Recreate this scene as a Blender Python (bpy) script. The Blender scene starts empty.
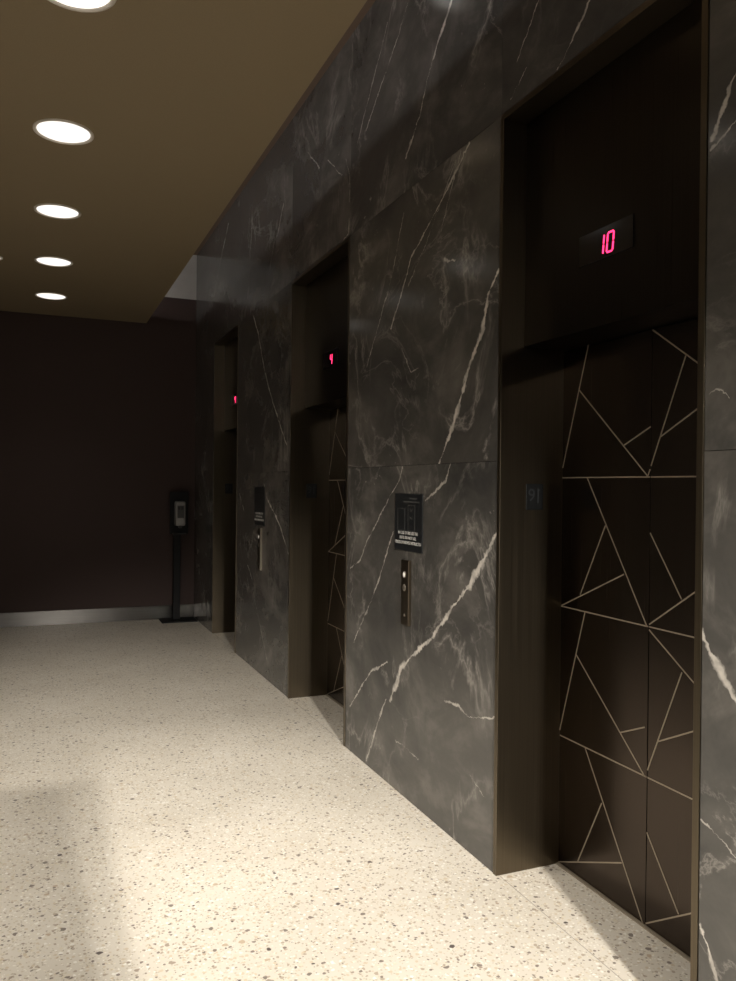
import bpy, bmesh, math, random
from mathutils import Vector, Matrix
random.seed(4)
COL = bpy.context.scene.collection

# ------------------------------------------------------------------ dimensions (metres)
F0, A0 = 1.676, 2.7435          # first elevator opening (along Y)
B0, C0 = 4.4106, 5.5805         # second opening
D0, E0 = 7.238, 8.3075          # third opening
YW = 9.371                      # back wall
HD = 3.04                       # head of the openings and joint line of the marble
ZJ = 1.658                      # lower marble joint
REC = 0.296                     # doors behind the marble face
TR = 0.103                      # transom panel behind the marble face
HL = 2.12                       # door height
HC = 3.392                      # ceiling panel
EC = -0.565                     # ceiling panel edge
HS = 4.235                       # slot ceiling

# ------------------------------------------------------------------ helpers
def tag(o, label=None, cat=None, group=None, kind=None):
    if label: o['label'] = label
    if cat: o['category'] = cat
    if group: o['group'] = group
    if kind: o['kind'] = kind
    return o

def empty(name, loc, label, cat, group=None):
    o = bpy.data.objects.new(name, None); COL.objects.link(o)
    o.location = loc; o.empty_display_size = .1
    return tag(o, label, cat, group)

class MB:
    def __init__(s): s.bm = bmesh.new()
    def box(s, x0, x1, y0, y1, z0, z1, mi=0, bev=0):
        t = bmesh.new()
        bmesh.ops.create_cube(t, size=1)
        for v in t.verts:
            v.co = Vector(((x0+x1)/2+v.co.x*(x1-x0), (y0+y1)/2+v.co.y*(y1-y0), (z0+z1)/2+v.co.z*(z1-z0)))
        if bev: bmesh.ops.bevel(t, geom=t.edges[:], offset=bev, segments=2, affect='EDGES', profile=.6)
        for f in t.faces: f.material_index = mi
        s.merge(t); return s
    def merge(s, t, M=None):
        if M is not None: t.transform(M)
        me = bpy.data.meshes.new('tmp'); t.to_mesh(me); t.free()
        s.bm.from_mesh(me); bpy.data.meshes.remove(me)
    def lathe(s, prof, M=None, n=40, mi=0):
        t = bmesh.new(); rings = []
        for r, z in prof:
            if r < 1e-6: rings.append([t.verts.new((0, 0, z))])
            else: rings.append([t.verts.new((r*math.cos(2*math.pi*k/n), r*math.sin(2*math.pi*k/n), z)) for k in range(n)])
        for a, b in zip(rings, rings[1:]):
            for k in range(n):
                k2 = (k+1) % n
                q = [a[k % len(a)], a[k2 % len(a)], b[k2 % len(b)], b[k % len(b)]]
                u = []
                for v in q:
                    if v not in u: u.append(v)
                if len(u) > 2: t.faces.new(u)
        bmesh.ops.recalc_face_normals(t, faces=t.faces[:])
        for f in t.faces: f.material_index = mi; f.smooth = True
        s.merge(t, M); return s
    def build(s, name, mats, parent=None, smooth=None):
        me = bpy.data.meshes.new(name); s.bm.to_mesh(me); s.bm.free()
        for m in (mats if isinstance(mats, list) else [mats]): me.materials.append(m)
        o = bpy.data.objects.new(name, me); COL.objects.link(o)
        if parent is not None: o.parent = parent
        return o

# ------------------------------------------------------------------ materials
def newmat(name):
    m = bpy.data.materials.new(name); m.use_nodes = True
    nt = m.node_tree; b = nt.nodes['Principled BSDF']
    return m, nt, b
def N(nt, typ, **kw):
    n = nt.nodes.new(typ)
    for k, v in kw.items(): setattr(n, k, v)
    return n
def math_(nt, op, a, b=None, clamp=False):
    n = nt.nodes.new('ShaderNodeMath'); n.operation = op; n.use_clamp = clamp
    for i, v in enumerate((a, b)):
        if v is None: continue
        if isinstance(v, (int, float)): n.inputs[i].default_value = v
        else: nt.links.new(v, n.inputs[i])
    return n.outputs[0]
def noise(nt, vec, scale, detail=3, rough=.5, dist=0):
    n = N(nt, 'ShaderNodeTexNoise'); n.inputs['Scale'].default_value = scale
    n.inputs['Detail'].default_value = detail; n.inputs['Roughness'].default_value = rough
    n.inputs['Distortion'].default_value = dist
    if vec is not None: nt.links.new(vec, n.inputs['Vector'])
    return n
def ramp(nt, fac, stops, interp='LINEAR'):
    r = N(nt, 'ShaderNodeValToRGB'); nt.links.new(fac, r.inputs[0]); cr = r.color_ramp; cr.interpolation = interp
    while len(cr.elements) < len(stops): cr.elements.new(.5)
    for e, (p, c) in zip(cr.elements, stops):
        e.position = p; e.color = (c[0], c[1], c[2], 1) if not isinstance(c, (int, float)) else (c, c, c, 1)
    return r.outputs[0]
def mixc(nt, fac, a, b, blend='MIX'):
    n = N(nt, 'ShaderNodeMix', data_type='RGBA', blend_type=blend)
    for i, v in ((0, fac), (6, a), (7, b)):
        if isinstance(v, (int, float)): n.inputs[i].default_value = v
        elif isinstance(v, tuple): n.inputs[i].default_value = (*v, 1)
        else: nt.links.new(v, n.inputs[i])
    return n.outputs[2]
def objco(nt): return N(nt, 'ShaderNodeTexCoord').outputs['Object']
def mapping(nt, vec, scale=(1, 1, 1), rot=(0, 0, 0), loc=(0, 0, 0)):
    m = N(nt, 'ShaderNodeMapping'); nt.links.new(vec, m.inputs[0])
    m.inputs['Scale'].default_value = scale; m.inputs['Rotation'].default_value = rot; m.inputs['Location'].default_value = loc
    return m.outputs[0]

def simple(name, col, rough=.5, metal=0, spec=.5, bump=0, bscale=200):
    m, nt, b = newmat(name)
    co = objco(nt)
    n = noise(nt, co, bscale if bump else 6, 3)
    c = mixc(nt, n.outputs['Fac'], tuple(v*.88 for v in col), tuple(min(1, v*1.12) for v in col))
    nt.links.new(c, b.inputs['Base Color'])
    b.inputs['Roughness'].default_value = rough; b.inputs['Metallic'].default_value = metal
    b.inputs['Specular IOR Level'].default_value = spec
    if bump:
        bp = N(nt, 'ShaderNodeBump'); bp.inputs['Strength'].default_value = bump; bp.inputs['Distance'].default_value = .002
        nt.links.new(n.outputs['Fac'], bp.inputs['Height']); nt.links.new(bp.outputs[0], b.inputs['Normal'])
    return m
def emit(name, col, strength):
    m, nt, b = newmat(name)
    b.inputs['Base Color'].default_value = (*[c*.5 for c in col], 1)
    b.inputs['Emission Color'].default_value = (*col, 1); b.inputs['Emission Strength'].default_value = strength
    return m
def brushed(name, col, rough, axis='Z', dark=.7, metal=1.0, spot=.0):
    """brushed metal, grain along one axis"""
    m, nt, b = newmat(name); co = objco(nt)
    sc = {'Z': (220, 220, 1.2), 'Y': (220, 1.2, 220), 'X': (1.2, 220, 220)}[axis]
    g = noise(nt, mapping(nt, co, sc), 1, 4, .6)
    w = noise(nt, co, 1.7, 3)
    f = math_(nt, 'ADD', math_(nt, 'MULTIPLY', g.outputs['Fac'], .6), math_(nt, 'MULTIPLY', w.outputs['Fac'], .4))
    c = ramp(nt, f, [(.3, tuple(v*dark for v in col)), (.7, col)])
    nt.links.new(c, b.inputs['Base Color'])
    b.inputs['Metallic'].default_value = metal
    r = math_(nt, 'ADD', math_(nt, 'MULTIPLY', g.outputs['Fac'], .15), rough-.07)
    nt.links.new(r, b.inputs['Roughness'])
    return m

# one vein: a crack running from point A to point B in the plane of the slab
def vein_group():
    g = bpy.data.node_groups.new('marble_vein', 'ShaderNodeTree')
    for n, t in (('P', 'NodeSocketVector'), ('A', 'NodeSocketVector'), ('B', 'NodeSocketVector'), ('W', 'NodeSocketFloat'), ('S', 'NodeSocketFloat'), ('Prev', 'NodeSocketFloat')):
        g.interface.new_socket(name=n, in_out='INPUT', socket_type=t)
    g.interface.new_socket(name='Out', in_out='OUTPUT', socket_type='NodeSocketFloat')
    i = g.nodes.new('NodeGroupInput'); o = g.nodes.new('NodeGroupOutput')
    def vm(op, a, b):
        n = g.nodes.new('ShaderNodeVectorMath'); n.operation = op
        g.links.new(a, n.inputs[0]); g.links.new(b, n.inputs[1]); return n
    pa = vm('SUBTRACT', i.outputs['P'], i.outputs['A']); ba = vm('SUBTRACT', i.outputs['B'], i.outputs['A'])
    d1 = vm('DOT_PRODUCT', pa.outputs[0], ba.outputs[0]); d2 = vm('DOT_PRODUCT', ba.outputs[0], ba.outputs[0])
    hh = math_(g, 'DIVIDE', d1.outputs['Value'], d2.outputs['Value'], True)
    s = g.nodes.new('ShaderNodeVectorMath'); s.operation = 'SCALE'; g.links.new(ba.outputs[0], s.inputs[0]); g.links.new(hh, s.inputs['Scale'])
    dd = vm('DISTANCE', pa.outputs[0], s.outputs[0])
    q = math_(g, 'DIVIDE', dd.outputs['Value'], i.outputs['W'])
    q = math_(g, 'SUBTRACT', 1.6, q, True)
    q = math_(g, 'MULTIPLY', q, i.outputs['S'])
    q = math_(g, 'MAXIMUM', q, i.outputs['Prev'])
    g.links.new(q, o.inputs[0]); return g
VG = vein_group()

def marble(name, veins, slope=1, seed=0, tone=1.0, fine=1.0, bright=1.0):
    m, nt, b = newmat(name); co = objco(nt)
    # flatten to the slab plane so that edges carry the same picture
    co2 = mapping(nt, co, (0.15, .6, 1), loc=(0, seed*3.7, seed*1.3))
    cloud = noise(nt, co2, 1.6, 6, .6, .6)
    cloud2 = noise(nt, mapping(nt, co2, (1, 1, .85), rot=(.5*slope, 0, 0)), 4.5, 7, .65, .5)
    f = math_(nt, 'ADD', math_(nt, 'MULTIPLY', cloud.outputs['Fac'], .6), math_(nt, 'MULTIPLY', cloud2.outputs['Fac'], .4))
    base = ramp(nt, f, [(.36, (.050*tone, .050*tone, .050*tone)), (.5, (.095*tone, .092*tone, .087*tone)), (.63, (.20*tone, .188*tone, .175*tone))])
    tint = noise(nt, co2, .9, 2)
    base = mixc(nt, ramp(nt, tint.outputs['Fac'], [(.4, 0), (.65, .5)]), base, (.098*tone, .090*tone, .083*tone))
    # fine random veins
    v1 = noise(nt, mapping(nt, co2, (1, 1.4, .6), rot=(.6*slope, 0, 0)), 2.0, 7, .6, .6)
    r1 = math_(nt, 'ABSOLUTE', math_(nt, 'SUBTRACT', v1.outputs['Fac'], .5))
    l1 = ramp(nt, r1, [(0, 1), (.008, .4), (.028, 0)])
    v2 = noise(nt, mapping(nt, co2, (1, 1, .9), rot=(-.6*slope, 0, 0)), 2.6, 8, .62, .8)
    r2 = math_(nt, 'ABSOLUTE', math_(nt, 'SUBTRACT', v2.outputs['Fac'], .46))
    l2 = ramp(nt, r2, [(0, 1), (.006, .35), (.02, 0)])
    mask = ramp(nt, noise(nt, co2, 2.6, 3).outputs['Fac'], [(.45, 0), (.62, 1)])
    mask2 = ramp(nt, noise(nt, mapping(nt, co2, loc=(5, 3, 1)), 2.1, 3).outputs['Fac'], [(.48, 0), (.64, 1)])
    fv = math_(nt, 'ADD', math_(nt, 'MULTIPLY', l1, math_(nt, 'MULTIPLY', mask, .46*fine)),
               math_(nt, 'MULTIPLY', l2, math_(nt, 'MULTIPLY', mask2, .36*fine)))
    # flecks
    fl = noise(nt, co2, 26, 4, .65)
    flm = ramp(nt, noise(nt, mapping(nt, co2, loc=(1, 9, 4)), 3.1, 2).outputs['Fac'], [(.58, 0), (.7, 1)])
    flk = math_(nt, 'MULTIPLY', ramp(nt, fl.outputs['Fac'], [(.64, 0), (.69, 1)]), math_(nt, 'MULTIPLY', flm, .55*fine))
    fv = math_(nt, 'MAXIMUM', fv, flk)
    base = mixc(nt, fv, base, (.50*bright, .47*bright, .44*bright))
    # the large veins that run through this slab
    if veins:
        w1 = noise(nt, co, 9, 4, .6); w2 = noise(nt, co, 45, 3, .6)
        def off(n, k):
            v = N(nt, 'ShaderNodeVectorMath', operation='SUBTRACT'); nt.links.new(n.outputs['Color'], v.inputs[0]); v.inputs[1].default_value = (.5, .5, .5)
            s = N(nt, 'ShaderNodeVectorMath', operation='SCALE'); nt.links.new(v.outputs[0], s.inputs[0]); s.inputs['Scale'].default_value = k
            return s.outputs[0]
        ad = N(nt, 'ShaderNodeVectorMath', operation='ADD'); nt.links.new(co, ad.inputs[0]); nt.links.new(off(w1, .034), ad.inputs[1])
        ad2 = N(nt, 'ShaderNodeVectorMath', operation='ADD'); nt.links.new(ad.outputs[0], ad2.inputs[0]); nt.links.new(off(w2, .022), ad2.inputs[1])
        fl2 = N(nt, 'ShaderNodeVectorMath', operation='MULTIPLY'); nt.links.new(ad2.outputs[0], fl2.inputs[0]); fl2.inputs[1].default_value = (0, 1, 1)
        wm = noise(nt, co, 7, 3, .7)
        prev = None
        for s, pts in veins:
            for p, q in zip(pts, pts[1:]):
                g = N(nt, 'ShaderNodeGroup'); g.node_tree = VG
                nt.links.new(fl2.outputs[0], g.inputs['P'])
                g.inputs['A'].default_value = (0, *p); g.inputs['B'].default_value = (0, *q)
                wv = math_(nt, 'MULTIPLY', ramp(nt, wm.outputs['Fac'], [(.40, .12), (.62, 1.7)]), .0012+.0078*s*s)
                nt.links.new(wv, g.inputs['W']); g.inputs['S'].default_value = min(1, .35+.65*s)
                if prev is not None: nt.links.new(prev, g.inputs['Prev'])
                prev = g.outputs[0]
        fade = ramp(nt, noise(nt, co, 11, 3, .6).outputs['Fac'], [(.3, .35), (.55, 1)])
        base = mixc(nt, math_(nt, 'MULTIPLY', prev, fade, True), base, (.74*bright, .70*bright, .65*bright))
    nt.links.new(base, b.inputs['Base Color'])
    rr = ramp(nt, noise(nt, co2, 4, 4).outputs['Fac'], [(.3, .13), (.7, .22)])
    nt.links.new(rr, b.inputs['Roughness'])
    b.inputs['Specular IOR Level'].default_value = .42
    return m

VP1 = [(1, [(2.73, 2.45), (2.833, 2.344), (2.869, 2.198), (2.97, 2.086), (3.02, 1.992), (3.122, 1.823), (3.246, 1.66)]),
 (.62, [(2.999, 3.037), (3.192, 2.901), (3.323, 2.828), (3.572, 2.689), (3.668, 2.544), (3.809, 2.381)]),
 (.35, [(3.658, 2.941), (3.815, 2.629), (3.944, 2.46), (4.128, 2.231)]),
 (.35, [(3.074, 3.031), (3.254, 2.729)]), (.6, [(3.218, 2.589), (3.12, 2.56)]), (.35, [(3.665, 2.251), (3.557, 2.12), (3.479, 2.125)]),  # the short bright stroke imitates a lamp reflection on the slab
 (.3, [(3.12, 3.0), (3.40, 2.72), (3.60, 2.55)])]
VP1L = [(1, [(2.74, 1.38), (2.773, 1.342), (2.958, 1.136), (3.089, 1.032), (3.312, .843), (3.508, .725), (3.641, .63), (3.77, .435)]),
 (.55, [(3.826, .43), (4.085, .02)]), (.6, [(3.135, 1.657), (3.18, 1.582), (3.379, 1.487)]),
 (.5, [(3.647, 1.652), (3.685, 1.584), (3.94, 1.385), (4.102, 1.247), (4.199, 1.126), (4.356, 1.07)]),
 (.6, [(3.741, 1.323), (3.999, .958), (4.29, .647)]), (.6, [(3.809, .63), (4.035, .528), (4.334, .263)]),
 (.5, [(2.74, .63), (2.932, .576), (3.049, .596), (3.173, .586)]), (.3, [(3.694, .256), (3.44, .242)]), (.3, [(2.938, .33), (2.823, .287)])]
VH1 = [(.75, [(3.02, 3.95), (3.1, 3.834), (3.173, 3.743), (3.301, 3.626), (3.396, 3.52), (3.494, 3.355), (3.645, 3.207)]),
 (.5, [(3.55, 4.1), (3.632, 4.0), (3.743, 3.881), (3.914, 3.766), (4.175, 3.568)]), (.4, [(3.883, 4.026), (4.064, 3.823), (4.319, 3.532)])]
VHE1 = [(.65, [(2.0, 3.37), (2.12, 3.262), (2.193, 3.195), (2.27, 3.125), (2.345, 3.068), (2.377, 3.045)]),
 (.4, [(2.35, 3.5), (2.426, 3.434), (2.491, 3.361), (2.56, 3.287), (2.632, 3.204)]), (.35, [(2.575, 3.151), (2.677, 3.074)])]
VR = [(.5, [(1.4, 2.86), (1.595, 2.633), (1.661, 2.513)]), (.4, [(1.4, 2.68), (1.58, 2.542), (1.664, 2.487)]), (.3, [(1.665, 1.818), (1.623, 1.824), (1.589, 1.799)])]
VRL = [(.9, [(1.676, 1.153), (1.61, 1.06), (1.557, .992), (1.4, .80)]), (.75, [(1.676, .34), (1.637, .292), (1.607, .225), (1.50, .0)]),
 (.35, [(1.668, .636), (1.551, .579), (1.3, .50)])]
VQ = [(.7, [(6.72, 3.04), (6.519, 2.821), (6.327, 2.508), (6.06, 2.204), (5.664, 1.85)])]
VQL = [(.7, [(6.30, 1.56), (6.195, 1.447), (5.841, 1.257), (5.60, 1.05)]), (.5, [(7.14, 1.47), (6.965, 1.33)]), (.5, [(6.819, .854), (6.657, .75)]), (.45, [(6.60, .65), (6.529, .553), (6.156, .15)])]
VHF = [(.7, [(7.70, 4.1), (8.034, 3.846)]), (.3, [(8.034, 3.846), (8.5, 3.4)])]
VHF2 = [(.5, [(5.813, 3.682), (5.961, 3.506)]), (.35, [(5.961, 3.5), (6.066, 3.466), (6.185, 3.276)]), (.3, [(6.75, 3.9), (6.9, 3.2)])]
VHE2 = [(.5, [(5.234, 3.852), (4.987, 3.657)]), (.45, [(4.816, 3.641), (4.558, 3.446)]), (.4, [(4.492, 3.525), (4.42, 3.381), (4.43, 3.243)]), (.6, [(4.43, 3.146), (4.44, 3.058), (4.547, 3.045)])]

MM = [marble('marble_plain', [], 1, 3, .95), marble('marble_pier_upper', VP1, 1, 0, .95), marble('marble_pier_lower', VP1L, 1, 1, 1.0),
      marble('marble_header_near', VH1, 1, 2, .9), marble('marble_over_opening', VHE1, 1, 4, .9, .5), marble('marble_right_upper', VR, 1, 5, .9, .6),
      marble('marble_right_lower', VRL, 1, 6, 1.05), marble('marble_second_upper', VQ, -1, 7, .9, .6), marble('marble_second_lower', VQL, -1, 8, 1, .6),
      marble('marble_header_far', VHF, 1, 9, 1.0, .5), marble('marble_header_mid', VHF2, 1, 10, 1.0, .5), marble('marble_over_second', VHE2, 1, 11, 1.0, .6)]

def terrazzo():
    m, nt, b = newmat('terrazzo'); co = objco(nt)
    dn = noise(nt, co, 60, 2)
    av = N(nt, 'ShaderNodeVectorMath', operation='SCALE'); nt.links.new(dn.outputs['Color'], av.inputs[0]); av.inputs['Scale'].default_value = .012
    ad = N(nt, 'ShaderNodeVectorMath', operation='ADD'); nt.links.new(co, ad.inputs[0]); nt.links.new(av.outputs[0], ad.inputs[1])
    p = ad.outputs[0]
    base = ramp(nt, noise(nt, co, 2.2, 3).outputs['Fac'], [(.3, (.66, .61, .53)), (.7, (.74, .69, .61))])
    def chips(scale, rmax, sel, stops, base, loc):
        v = N(nt, 'ShaderNodeTexVoronoi', feature='F1'); v.inputs['Scale'].default_value = scale
        nt.links.new(mapping(nt, p, loc=loc), v.inputs['Vector'])
        sp = N(nt, 'ShaderNodeSeparateColor'); nt.links.new(v.outputs['Color'], sp.inputs[0])
        size = math_(nt, 'MULTIPLY', sp.outputs[2], rmax)
        size = math_(nt, 'ADD', size, rmax*.35)
        inside = ramp(nt, math_(nt, 'SUBTRACT', size, v.outputs['Distance']), [(0, 0), (.05, 1)])
        on = math_(nt, 'LESS_THAN', sp.outputs[0], sel)
        col = ramp(nt, sp.outputs[1], stops, 'CONSTANT')
        return mixc(nt, math_(nt, 'MULTIPLY', inside, on), base, col)
    base = chips(120, .42, .55, [(0, (.60, .53, .42)), (.3, (.84, .80, .72)), (.55, (.50, .44, .35)), (.8, (.78, .72, .60)), (.92, (.30, .25, .2))], base, (1, 2, 0))
    base = chips(55, .46, .50, [(0, (.62, .53, .40)), (.25, (.85, .82, .76)), (.5, (.45, .38, .30)), (.75, (.70, .64, .52)), (.88, (.24, .2, .17))], base, (4, 1, 0))
    base = chips(38, .36, .30, [(0, (.22, .19, .16)), (.35, (.36, .30, .24)), (.6, (.52, .42, .31)), (.8, (.11, .09, .08)), (.9, (.8, .77, .72))], base, (7, 5, 0))
    # the strip joint that carries the marble line across the door openings
    sx = N(nt, 'ShaderNodeSeparateXYZ'); nt.links.new(co, sx.inputs[0])
    j = math_(nt, 'LESS_THAN', math_(nt, 'ABSOLUTE', math_(nt, 'ADD', sx.outputs[0], -.012)), .0016)
    base = mixc(nt, math_(nt, 'MULTIPLY', j, .7), base, (.22, .19, .16))
    nt.links.new(base, b.inputs['Base Color'])
    b.inputs['Roughness'].default_value = .34; b.inputs['Specular IOR Level'].default_value = .35
    return m

M = dict(
    floor=terrazzo(),
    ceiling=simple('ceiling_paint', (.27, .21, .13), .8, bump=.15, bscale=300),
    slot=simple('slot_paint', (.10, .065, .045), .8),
    burgundy=simple('burgundy_wallcovering', (.050, .030, .027), .75, bump=.3, bscale=260),
    greige=simple('greige_wall_paint', (.42, .40, .37), .7),
    beige=simple('beige_plaster', (.55, .48, .38), .8),
    sill=simple('sill_metal', (.42, .36, .28), .4, .4),
    glint=simple('glint_tan', (.22, .19, .15), .5),
    band=simple('grey_plaster', (.45, .44, .43), .7),
    bronze=brushed('brushed_bronze', (.155, .128, .092), .34),
    bronze_dark=brushed('dark_bronze', (.10, .080, .058), .42),
    transom=brushed('transom_bronze', (.045, .038, .032), .30),
    leaf=brushed('door_bronze', (.070, .056, .047), .24, dark=.85),
    brass=simple('brass_inlay', (.38, .325, .255), .45, .5),
    steel=brushed('brushed_steel', (.13, .125, .12), .16, 'X'),
    black=simple('black_plastic', (.012, .012, .013), .4),
    blackmet=simple('black_powder_coat', (.008, .008, .009), .6, 0, .25),
    sign=simple('sign_black', (.018, .020, .023), .30),
    print_=simple('sign_print_white', (.70, .70, .68), .6),
    printdim=simple('sign_print_grey', (.10, .10, .10), .6),
    silver=simple('silver_plastic', (.30, .30, .30), .35),
    greydk=simple('grey_plastic', (.06, .06, .06), .4),
    glass=simple('indicator_window', (.006, .005, .006), .12),
    digit=emit('indicator_digit', (1.0, .03, .13), 3.5),
    button=emit('lit_button', (1.0, .93, .80), .55),
    ring=simple('button_metal', (.30, .27, .23), .35, .8),
    plate=simple('plate_black', (.008, .009, .010), .35),
    plateglyph=simple('plate_glyph', (.03, .033, .038), .4),
    lens=emit('lamp_lens', (1.0, .95, .88), 1.35),
    lensdim=emit('lamp_lens_small', (1.0, .95, .88), .6),
    rim=simple('lamp_trim', (.75, .70, .64), .45),
    rubber=simple('joint_backing', (.015, .013, .012), .8),  # near-black backing between the slabs
)

b_ = M['steel'].node_tree.nodes['Principled BSDF']; b_.inputs['Anisotropic'].default_value = .95
for l_ in list(b_.inputs['Roughness'].links): M['steel'].node_tree.links.remove(l_)
b_.inputs['Roughness'].default_value = .33; b_.inputs['Anisotropic Rotation'].default_value = .25
tg = N(M['steel'].node_tree, 'ShaderNodeTangent', direction_type='RADIAL', axis='Z')
M['steel'].node_tree.links.new(tg.outputs[0], b_.inputs['Tangent'])
# ------------------------------------------------------------------ setting
tag(MB().box(-3.4, REC+.30, -6.2, YW+.2, -.1, 0).build('floor', M['floor']), kind='structure')
tag(MB().box(-3.4, EC, -6.2, YW+.0, HC, HC+.09).build('ceiling', M['ceiling']), kind='structure')
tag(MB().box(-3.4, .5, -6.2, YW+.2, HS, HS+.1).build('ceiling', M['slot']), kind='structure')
w = MB()
w.box(-3.4, .5, YW, YW+.2, 0, 3.714, 0).box(-3.4, .5, YW+.001, YW+.2, 3.714, HS, 1)
tag(w.build('wall_back', [M['burgundy'], M['band']]), kind='structure')
tag(MB().box(-3.6, -3.4, -6.2, YW+.2, 0, HS).build('wall_left', M['greige']), kind='structure')
tag(MB().box(-3.6, .5, -6.4, -6.2, 0, HS).build('wall_front', M['beige']), kind='structure')
# unseen low screen added behind the viewpoint to cast the floor shadow
tag(MB().box(-3.4, -1.405, -.42, -.34, 0, 1.74).build('shadow_screen', M['burgundy']), kind='structure')
tag(MB().box(-3.4, -.001, YW-.012, YW, 0, .155, bev=.002).build('baseboard_back', M['steel']), kind='structure')

# marble wall: backing plus slabs with open joints
w = MB(); T = .03; G = .0009
open_ = [(F0, A0), (B0, C0), (D0, E0)]
segs = [(-6.2, F0, False), (F0, A0, True), (A0, B0, False), (B0, C0, True), (C0, D0, False), (D0, E0, True), (E0, YW, False)]
mats = {0: (6, 5, 0), 1: (None, None, 4), 2: (2, 1, 3), 3: (None, None, 11), 4: (8, 7, 10), 5: (None, None, 9), 6: (0, 0, 9)}
NB = len(MM)
for i, (y0, y1, op) in enumerate(segs):
    lo, up, hd = mats[i]
    if not op:
        w.box(0, T, y0+G, y1-G*(i != 6), 0, ZJ-G, lo, .0008)
        w.box(0, T, y0+G, y1-G*(i != 6), ZJ+G, HD-G, up, .0008)
        w.box(T, REC+.3, y0+.0, y1, 0, HD, NB)
    w.box(0, T, y0+G, y1-G*(i != 6), HD+G, HS, hd, .0008)
    w.box(T, REC+.3, y0, y1, HD, HS, NB)
tag(w.build('wall_right', MM+[M['rubber']]), kind='structure')

# ------------------------------------------------------------------ elevators
MOD = HL/4
INLAY = [((2.561, 2.118), (2.718, 1.636)), ((2.614, 1.944), (2.222, 1.596)), ((2.348, 1.713), (2.212, 1.772)), ((2.222, 1.599), (2.05, 2.0)),
 ((2.212, 2.117), (1.9, 1.90)), ((2.161, 1.735), (1.9, 1.865)), ((2.722, 1.595), (1.69, 1.594)), ((2.558, 1.592), (2.219, 1.065)),
 ((2.447, 1.412), (2.595, 1.128)), ((2.722, 1.065), (2.341, 1.236)), ((2.722, 1.065), (1.69, 1.064)), ((2.219, 1.065), (1.75, 1.38)),
 ((2.216, 1.409), (2.056, 1.182)), ((2.224, 1.065), (1.72, .73)), ((2.564, 1.063), (2.719, .551)), ((2.615, .884), (2.221, .53)),
 ((2.35, .649), (2.224, .704)), ((2.051, .937), (2.216, .535)), ((2.158, .673), (1.85, .83)), ((2.716, .532), (1.69, .530)),
 ((2.553, .529), (2.222, .005)), ((2.451, .349), (2.593, .061)), ((2.716, .008), (2.336, .171)), ((2.216, .348), (2.053, .123)), ((2.216, .007), (1.75, .32))]

SEG = {'0': 'abcdef', '1': 'bc', '4': 'bcfg'}
def digit_mesh(ch, w_, h_, t):
    """seven segment figure in the Y-Z plane, facing -X; right side of the figure is towards -Y"""
    mb = MB(); sl = .10*h_
    def bar(u0, v0, u1, v1):
        t_ = bmesh.new()
        d = Vector((u1-u0, v1-v0)).normalized(); n = Vector((-d.y, d.x))*t/2; e = d*t/2
        pts = [(u0, v0), (u0+e.x+n.x, v0+e.y+n.y), (u1-e.x+n.x, v1-e.y+n.y), (u1, v1), (u1-e.x-n.x, v1-e.y-n.y), (u0+e.x-n.x, v0+e.y-n.y)]
        a = [t_.verts.new((0, -(u+sl*v/h_), v)) for u, v in pts]; b_ = [t_.verts.new((.002, -(u+sl*v/h_), v)) for u, v in pts]
        t_.faces.new(a); t_.faces.new(b_[::-1])
        for k in range(6): t_.faces.new((a[k], a[(k+1) % 6], b_[(k+1) % 6], b_[k]))
        bmesh.ops.recalc_face_normals(t_, faces=t_.faces[:]); mb.merge(t_)
    g = t*.15
    P = dict(a=(0, h_, w_, h_), b=(w_, h_, w_, h_/2), c=(w_, h_/2, w_, 0), d=(0, 0, w_, 0), e=(0, 0, 0, h_/2), f=(0, h_/2, 0, h_), g=(0, h_/2, w_, h_/2))
    for s in SEG[ch]:
        u0, v0, u1, v1 = P[s]; d = Vector((u1-u0, v1-v0)).normalized()*g
        bar(u0+d.x, v0+d.y, u1-d.x, v1-d.y)
    return mb

def strip(mb, a, b, x0, x1, wd):
    """inlaid bar between two points of the door plane"""
    t = bmesh.new(); a = Vector(a); b = Vector(b); d = (b-a).normalized(); n = Vector((-d.y, d.x))*wd/2
    q = [a+n, b+n, b-n, a-n]
    f0 = [t.verts.new((x0, p.x, p.y)) for p in q]; f1 = [t.verts.new((x1, p.x, p.y)) for p in q]
    t.faces.new(f0); t.faces.new(f1[::-1])
    for k in range(4): t.faces.new((f0[k], f0[(k+1) % 4], f1[(k+1) % 4], f1[k]))
    bmesh.ops.recalc_face_normals(t, faces=t.faces[:]); mb.merge(t)

def clip(p, q, y0, y1):
    (a, b), (c, d) = p, q
    if a > c: a, b, c, d = c, d, a, b
    if c <= y0 or a >= y1: return None
    f = lambda y: b+(d-b)*(y-a)/(c-a)
    if a < y0: b, a = f(y0), y0
    if c > y1: d, c = f(y1), y1
    return (a, b), (c, d)

def text_mesh(body, size, mat, name, parent, M4, align='CENTER', ext=.0004):
    cu = bpy.data.curves.new(name, 'FONT'); cu.body = body; cu.size = size; cu.align_x = align; cu.align_y = 'CENTER'
    cu.extrude = ext; cu.resolution_u = 3; cu.space_line = .95; cu.offset = 0
    o = bpy.data.objects.new('tmp_text', cu); COL.objects.link(o)
    dg = bpy.context.evaluated_depsgraph_get(); dg.update()
    me = bpy.data.meshes.new_from_object(o.evaluated_get(dg))
    bpy.data.objects.remove(o); bpy.data.curves.remove(cu)
    me.transform(M4); me.materials.clear(); me.materials.append(mat); me.name = name
    r = bpy.data.objects.new(name, me); COL.objects.link(r)
    if parent is not None: r.parent = parent
    return r
# text facing -X with its reading direction towards -Y
FACE_X = Matrix(((0, 0, -1, 0), (-1, 0, 0, 0), (0, 1, 0, 0), (0, 0, 0, 1)))
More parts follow.
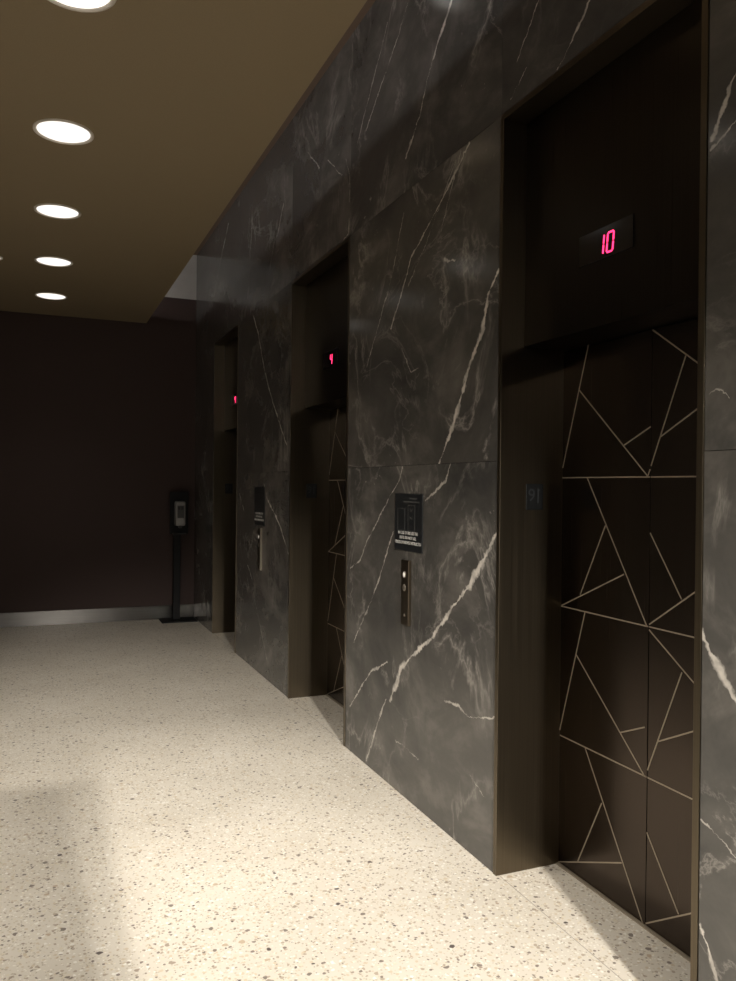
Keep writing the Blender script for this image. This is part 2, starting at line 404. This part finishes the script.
# text facing -Y with its reading direction towards +X
FACE_Y = Matrix(((1, 0, 0, 0), (0, 0, -1, 0), (0, 1, 0, 0), (0, 0, 0, 1)))

def elevator(y0, y1, floor, label):
    yc = (y0+y1)/2; w_ = (y1-y0)
    e = empty('elevator_entrance', (0, yc, 0), label, 'elevator', 'bronze elevator entrances in the marble wall')
    a, b = -w_/2, w_/2; JW = .024
    plates = []
    for s in (1, -1):
        mb = MB(); 
        ya, yb = (b-JW, b-.0005) if s > 0 else (a+.0005, a+JW)
        mb.box(-.004, REC+.012, ya, yb, 0, HD-.0005, bev=.0012)
        j = mb.build('jamb', M['bronze'], e)
        if s > 0: far = j
    MB().box(-.004, TR+.0, a+JW, b-JW, HD-JW, HD-.0005, bev=.0012).build('head_trim', M['bronze'], e)
    MB().box(TR, REC+.02, a+JW, b-JW, HL, HD-JW-.0005, bev=.0015).build('transom_panel', M['transom'], e)
    # leaves
    lw0, lw1 = a+JW, b-JW
    sc = (y1-y0)/(A0-F0)
    for k, (l0, l1) in enumerate(((lw0, -.0015), (.0015, lw1))):
        leaf = MB().box(REC, REC+.035, l0, l1, .006, HL-.004, bev=.002).build('door_leaf', M['leaf'], e)
        mb = MB()
        for p, q in INLAY:
            p2 = ((p[0]-(F0+A0)/2)*sc, p[1]); q2 = ((q[0]-(F0+A0)/2)*sc, q[1])
            c = clip(p2, q2, l0+.001, l1-.001)
            if c and (Vector(c[0])-Vector(c[1])).length > .02: strip(mb, c[0], c[1], REC-.0012, REC+.002, .0050)
        mb.build('inlay', M['brass'], leaf)
    MB().box(REC-.014, REC+.06, lw0, lw1, 0, .004, bev=.001).build('sill', M['sill'], e)
    # back of the shaft so nothing shows through the gaps
    MB().box(REC+.045, REC+.06, lw0, lw1, .005, HL).build('rear_panel', M['black'], e)
    # indicator
    ind = MB().box(TR-.006, TR, .02, .158, 2.352, 2.462, bev=.003)
    ind = MB().box(TR-.005, TR+.0, -.125, .160, 2.348, 2.459, bev=.003).build('floor_indicator', M['glass'], e)
    xs = .056 if len(floor) == 2 else .012
    for ch in floor:
        d = digit_mesh(ch, .031, .066, .0058).build('digit', M['digit'], ind)
        d.location = (TR-.0072, xs+.0, 2.364)
        xs -= .050
    # floor plate on the far jamb
    ymf = b-JW
    pl = MB().box(.118, .199, ymf-.003, ymf, 1.463, 1.568, bev=.0015).build('floor_plate', M['plate'], e)
    M4 = Matrix.Translation((.158, ymf-.0034, 1.522)) @ FACE_Y
    text_mesh('9', .072, M['plateglyph'], 'numeral', pl, Matrix.Translation((.144, ymf-.0034, 1.520)) @ FACE_Y)
    mb = MB().box(.172, .178, ymf-.0038, ymf-.003, 1.490, 1.548)
    mb.box(.178, .184, ymf-.0038, ymf-.003, 1.540, 1.546)
    mb.build('raised_bar', M['plateglyph'], pl)
    return e
elevator(F0, A0, '10', 'nearest elevator entrance with patterned doors, indicator showing a red 10')
elevator(B0, C0, '4', 'middle elevator entrance between the two marble piers, small red indicator figure')
elevator(D0, E0, '4', 'farthest elevator entrance, narrow dark bronze opening near the sanitizer stand')

# ------------------------------------------------------------------ signs
def fire_sign(y_left, y_right, z0, z1, label):
    yc = (y_left+y_right)/2; zc = (z0+z1)/2; w_ = y_left-y_right; h_ = z1-z0
    s = empty('fire_sign', (0, yc, z0), label, 'sign', 'black fire notices above the call stations')
    MB().box(-.005, -.0002, -w_/2, w_/2, 0, h_, bev=.0012).build('sign_panel', M['sign'], s)
    X = -.0055
    for t, wf, vf in (('IN CASE OF FIRE USE THE', .70, .312), ('EXITS. DO NOT USE,', .60, .228), ('UNLESS OTHERWISE INSTRUCTED', .92, .142)):
        o = text_mesh(t, .0215, M['print_'], 'lettering', s, FACE_X)
        ys = [v.co.y for v in o.data.vertices]; k_ = wf*w_/(max(ys)-min(ys))
        o.data.transform(Matrix.Translation((X, 0, h_*vf)) @ Matrix.Diagonal((1, k_, 1, 1)))
    mb = MB()
    def ln(u0, v0, u1, v1, t=.0022):   # u right, v up, in fractions
        y0_, y1_ = w_/2-u0*w_, w_/2-u1*w_
        strip(mb, (y0_, v0*h_), (y1_, v1*h_), X, X+.001, t)
    ln(.33, .862, .90, .862, .005)
    mb.build('rule', M['printdim'], s)
    mb = MB()
    for u in (.5, .74): ln(u, .36, u, .80)
    ln(.5, .80, .74, .80); ln(.5, .36, .74, .36)
    ln(.12, .36, .12, .74); ln(.12, .74, .38, .74); ln(.38, .74, .38, .36); ln(.12, .36, .38, .36)
    ln(.58, .74, .62, .70, .005); ln(.62, .70, .67, .74, .005); ln(.56, .60, .64, .56, .005)
    ln(.58, .325, .68, .325, .004); ln(.55, .92, .80, .92, .006)
    mb.build('pictogram', M['printdim'], s)
    return s
fire_sign(3.722, 3.406, 1.232, 1.516, 'black fire notice with white lettering on the near marble pier')
fire_sign(6.58, 6.264, 1.222, 1.536, 'small dark fire notice on the marble pier between the farther elevators')

# ------------------------------------------------------------------ call stations
def call_station(yc, z0, z1, label, mat='bronze_dark'):
    s = empty('call_station', (0, yc, z0), label, 'call button panel', 'elevator call stations on the marble piers')
    h_ = z1-z0
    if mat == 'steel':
        MB().box(-.018, -.0002, -.047, -.0425, 0, h_, bev=.001).build('edge_glint', M['glint'], s)  # tan strip imitates the bright reflection along the panel edge
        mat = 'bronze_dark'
    MB().box(-.016, -.0002, -.042, .042, 0, h_, bev=.002).build('face_plate', M[mat], s)
    for v, m_, nm in ((h_-.072, 'button', 'lit'), (h_-.138, 'ring', 'dark')):
        R = Matrix.Translation((-.016, .004, v)) @ Matrix.Rotation(-math.pi/2, 4, 'Y')
        ri = MB().lathe([(.017, 0), (.017, .002), (.0125, .0024), (.012, .001)], R, 28).build('button_ring', M['ring'], s)
        bt = MB().lathe([(.0118, .0), (.0118, .002), (.009, .003), (0, .0034)], R, 28).build('button', M[m_], s)
        if nm == 'lit': bt['label'] = 'lit white call button'
        else: bt['label'] = 'unlit call button'
    R = Matrix.Translation((-.016, .0, .05)) @ Matrix.Rotation(-math.pi/2, 4, 'Y')
    MB().lathe([(.007, 0), (.007, .0015), (.004, .0018), (.0035, .0006), (0, .0006)], R, 20).build('key_switch', M['ring'], s)
    return s
call_station(3.572, .864, 1.187, 'slim bronze call panel with a lit button under the near fire notice')
call_station(6.38, .856, 1.200, 'slim call panel under the farther fire notice, its bright reflected edge put in as a tan strip', 'steel')

# ------------------------------------------------------------------ sanitizer stand
st = empty('sanitizer_stand', (-.205, 9.2, 0), 'black hand sanitizer stand with silver dispenser in the far corner', 'sanitizer stand')
MB().box(-.20, .198, -.15, .15, 0, .012, bev=.004).build('base_plate', M['blackmet'], st)
MB().box(-.055, .025, .02, .07, .012, 1.02, bev=.006).build('pole', M['blackmet'], st)
MB().box(-.105, .105, .0, .02, .99, 1.47, bev=.008).build('back_panel', M['blackmet'], st)
MB().box(-.075, .075, -.075, .0, .985, 1.0, bev=.005).build('drip_tray', M['black'], st)
ds = MB().box(-.056, .056, -.11, .0, 1.085, 1.365, bev=.022).build('dispenser', M['silver'], st)
MB().box(-.036, .036, -.1125, -.108, 1.175, 1.315, bev=.002).build('window', M['greydk'], ds)
mb = MB().box(-.030, -.006, -.1140, -.1120, 1.270, 1.305, bev=.0005).box(.004, .030, -.1140, -.1120, 1.270, 1.305, bev=.0005)
mb.build('label_print', M['black'], ds)
MB().box(-.018, .018, -.10, -.04, 1.060, 1.087, bev=.004).build('nozzle', M['greydk'], ds)

# ------------------------------------------------------------------ downlights
XL, YL, SP, RL = -1.5905, 3.1535, 1.3136, .134
def spot(loc, power, size, blend, col, rad=.05, rot=(0, 0, 0)):
    l = bpy.data.lights.new('downlight_beam', 'SPOT'); l.energy = power; l.spot_size = size; l.spot_blend = blend; l.color = col; l.shadow_soft_size = rad
    o = bpy.data.objects.new('downlight_beam', l); COL.objects.link(o); o.location = loc; o.rotation_euler = rot
    return o
names = {0: 'largest ceiling downlight, cut by the top edge of the photo', 1: 'second nearest ceiling downlight, wide glowing oval',
         2: 'middle ceiling downlight of the row of five', 3: 'second farthest ceiling downlight of the row', 4: 'farthest and smallest ceiling downlight in the row'}
def downlight(x, y, label, r=RL, lens='lens', group='round downlights in a row on the ceiling'):
    d = empty('downlight', (x, y, HC), label, 'ceiling light', group)
    MB().lathe([(r*1.12, .0), (r*1.12, -.006), (r*1.04, -.009), (r*1.0, -.004), (r*.98, -.0015)], n=56).build('trim_ring', M['rim'], d)
    MB().lathe([(r*.98, -.0012), (r*.9, -.006), (r*.6, -.0095), (0, -.011)], n=56).build('lens', M[lens], d)
    return d
WARM = (1.0, .935, .835)
rowp = {-6: 0, -5: 0, -4: 0, -3: 0, -2: 0, -1: 70, 0: 70, 1: 66, 2: 48, 3: 32, 4: 18}
for k in range(-1, 5):
    y = YL+SP*k
    downlight(XL, y, names.get(k, 'ceiling downlight overhead, out of the picture'))
    if rowp[k]: spot((XL, y, HC-.02), rowp[k], math.radians(88), .9, WARM, .10)
downlight(-2.055, 7.17, 'tiny pale ceiling light at the left edge of the photo', .07, 'lensdim', 'small ceiling fitting at the left edge')

# bright lamps of the lobby behind the viewpoint
def aimed(loc, tgt, power, size, blend, col, rad):
    d = Vector(tgt)-Vector(loc); o = spot(loc, power, size, blend, col, rad); o.rotation_euler = d.to_track_quat('-Z', 'Y').to_euler(); return o
for x, y in ((-1.40, -4.72), (-1.24, -4.72)):
    downlight(x-.0 if x < -1.3 else x+.35, y, 'ceiling downlight behind the viewpoint', .1)
aimed((-1.405, -4.72, HC-.03), (-.7, 2.1, 0), 2900, math.radians(33), .9, WARM, .05)
aimed((-1.25, -4.72, HC-.03), (-.7, 2.1, 0), 2000, math.radians(33), .9, WARM, .05)

# lamps inside the slot between the ceiling panel and the marble
for k, (y, pw) in enumerate(((-.6, 130), (.9, 220), (2.4, 270), (3.9, 190))):
    dl = downlight(-.36, y, 'ceiling downlight up in the slot beside the marble wall', .06, 'lens', 'downlights hidden in the ceiling slot')
    dl.location.z = HS
    aimed((-.36, y, HS-.02), (-.8, y+.1, 0), pw, math.radians(38), 1.0, WARM, .03)
aimed((-2.9, -3.2, HC-.04), (-.2, 4.6, .9), 190, math.radians(60), 1.0, WARM, .10)  # added fill light to brighten the jambs
spot((-2.2, -5.7, HC-.03), 120, math.radians(100), .8, WARM, .1)  # added wash on the front wall, so the metal jambs reflect it
downlight(-2.2, -5.7, 'unseen downlight added to wash the wall far behind the viewpoint', .1)
downlight(-2.9, -3.2, 'unseen downlight added for the fill at the left behind the viewpoint', .09)
for k, (y, pw) in enumerate(((-1.9, 80), (-.3, 105), (1.6, 120), (3.5, 110), (5.4, 60))):  # added unseen lamps; the left wall bounces their light onto the marble
    spot((-2.95, y, HC-.03), pw, math.radians(110), .8, WARM, .1).rotation_euler = (0, -.30, 0)
    downlight(-2.95, y, 'unseen downlight added to wash the left wall and lift the marble', .09, 'lens', 'added fill downlights along the left wall')
cv = MB().box(-.80, -.76, .4, 9.3, HC+.0905, HC+.115, bev=.004).build('fill_strip', emit('fill_strip_glow', (1.0, .97, .94), 11))  # unseen glowing strip added to brighten the upper marble
tag(cv, 'unseen fill strip added on top of the ceiling panel to brighten the marble header', 'strip light')

# ------------------------------------------------------------------ world, camera
wd = bpy.data.worlds.new('world'); bpy.context.scene.world = wd; wd.use_nodes = True
bg = wd.node_tree.nodes['Background']; bg.inputs[0].default_value = (.03, .028, .026, 1); bg.inputs[1].default_value = .1

f, yaw, pitch, roll, d = 794.677, .394932, -.0047838, .01000905, 1.70698
cy, sy, cp, sp_, cr, sr = math.cos(yaw), math.sin(yaw), math.cos(pitch), math.sin(pitch), math.cos(roll), math.sin(roll)
fw = Vector((sy*cp, cy*cp, sp_)); rt = Vector((cy, -sy, 0)); up = rt.cross(fw)
rt2 = cr*rt+sr*up; up2 = -sr*rt+cr*up
cam = bpy.data.cameras.new('camera'); co = bpy.data.objects.new('camera', cam); COL.objects.link(co)
co.matrix_world = Matrix(((rt2.x, up2.x, -fw.x, -d), (rt2.y, up2.y, -fw.y, 0), (rt2.z, up2.z, -fw.z, 1.55), (0, 0, 0, 1)))
cam.sensor_fit = 'HORIZONTAL'; cam.sensor_width = 36; cam.lens = f/736*36; cam.clip_start = .02
sc = bpy.context.scene; sc.camera = co
sc.view_settings.view_transform = 'Standard'; sc.view_settings.look = 'None'; sc.view_settings.gamma = 1
sc.view_settings.use_curve_mapping = False; sc.view_settings.exposure = 0
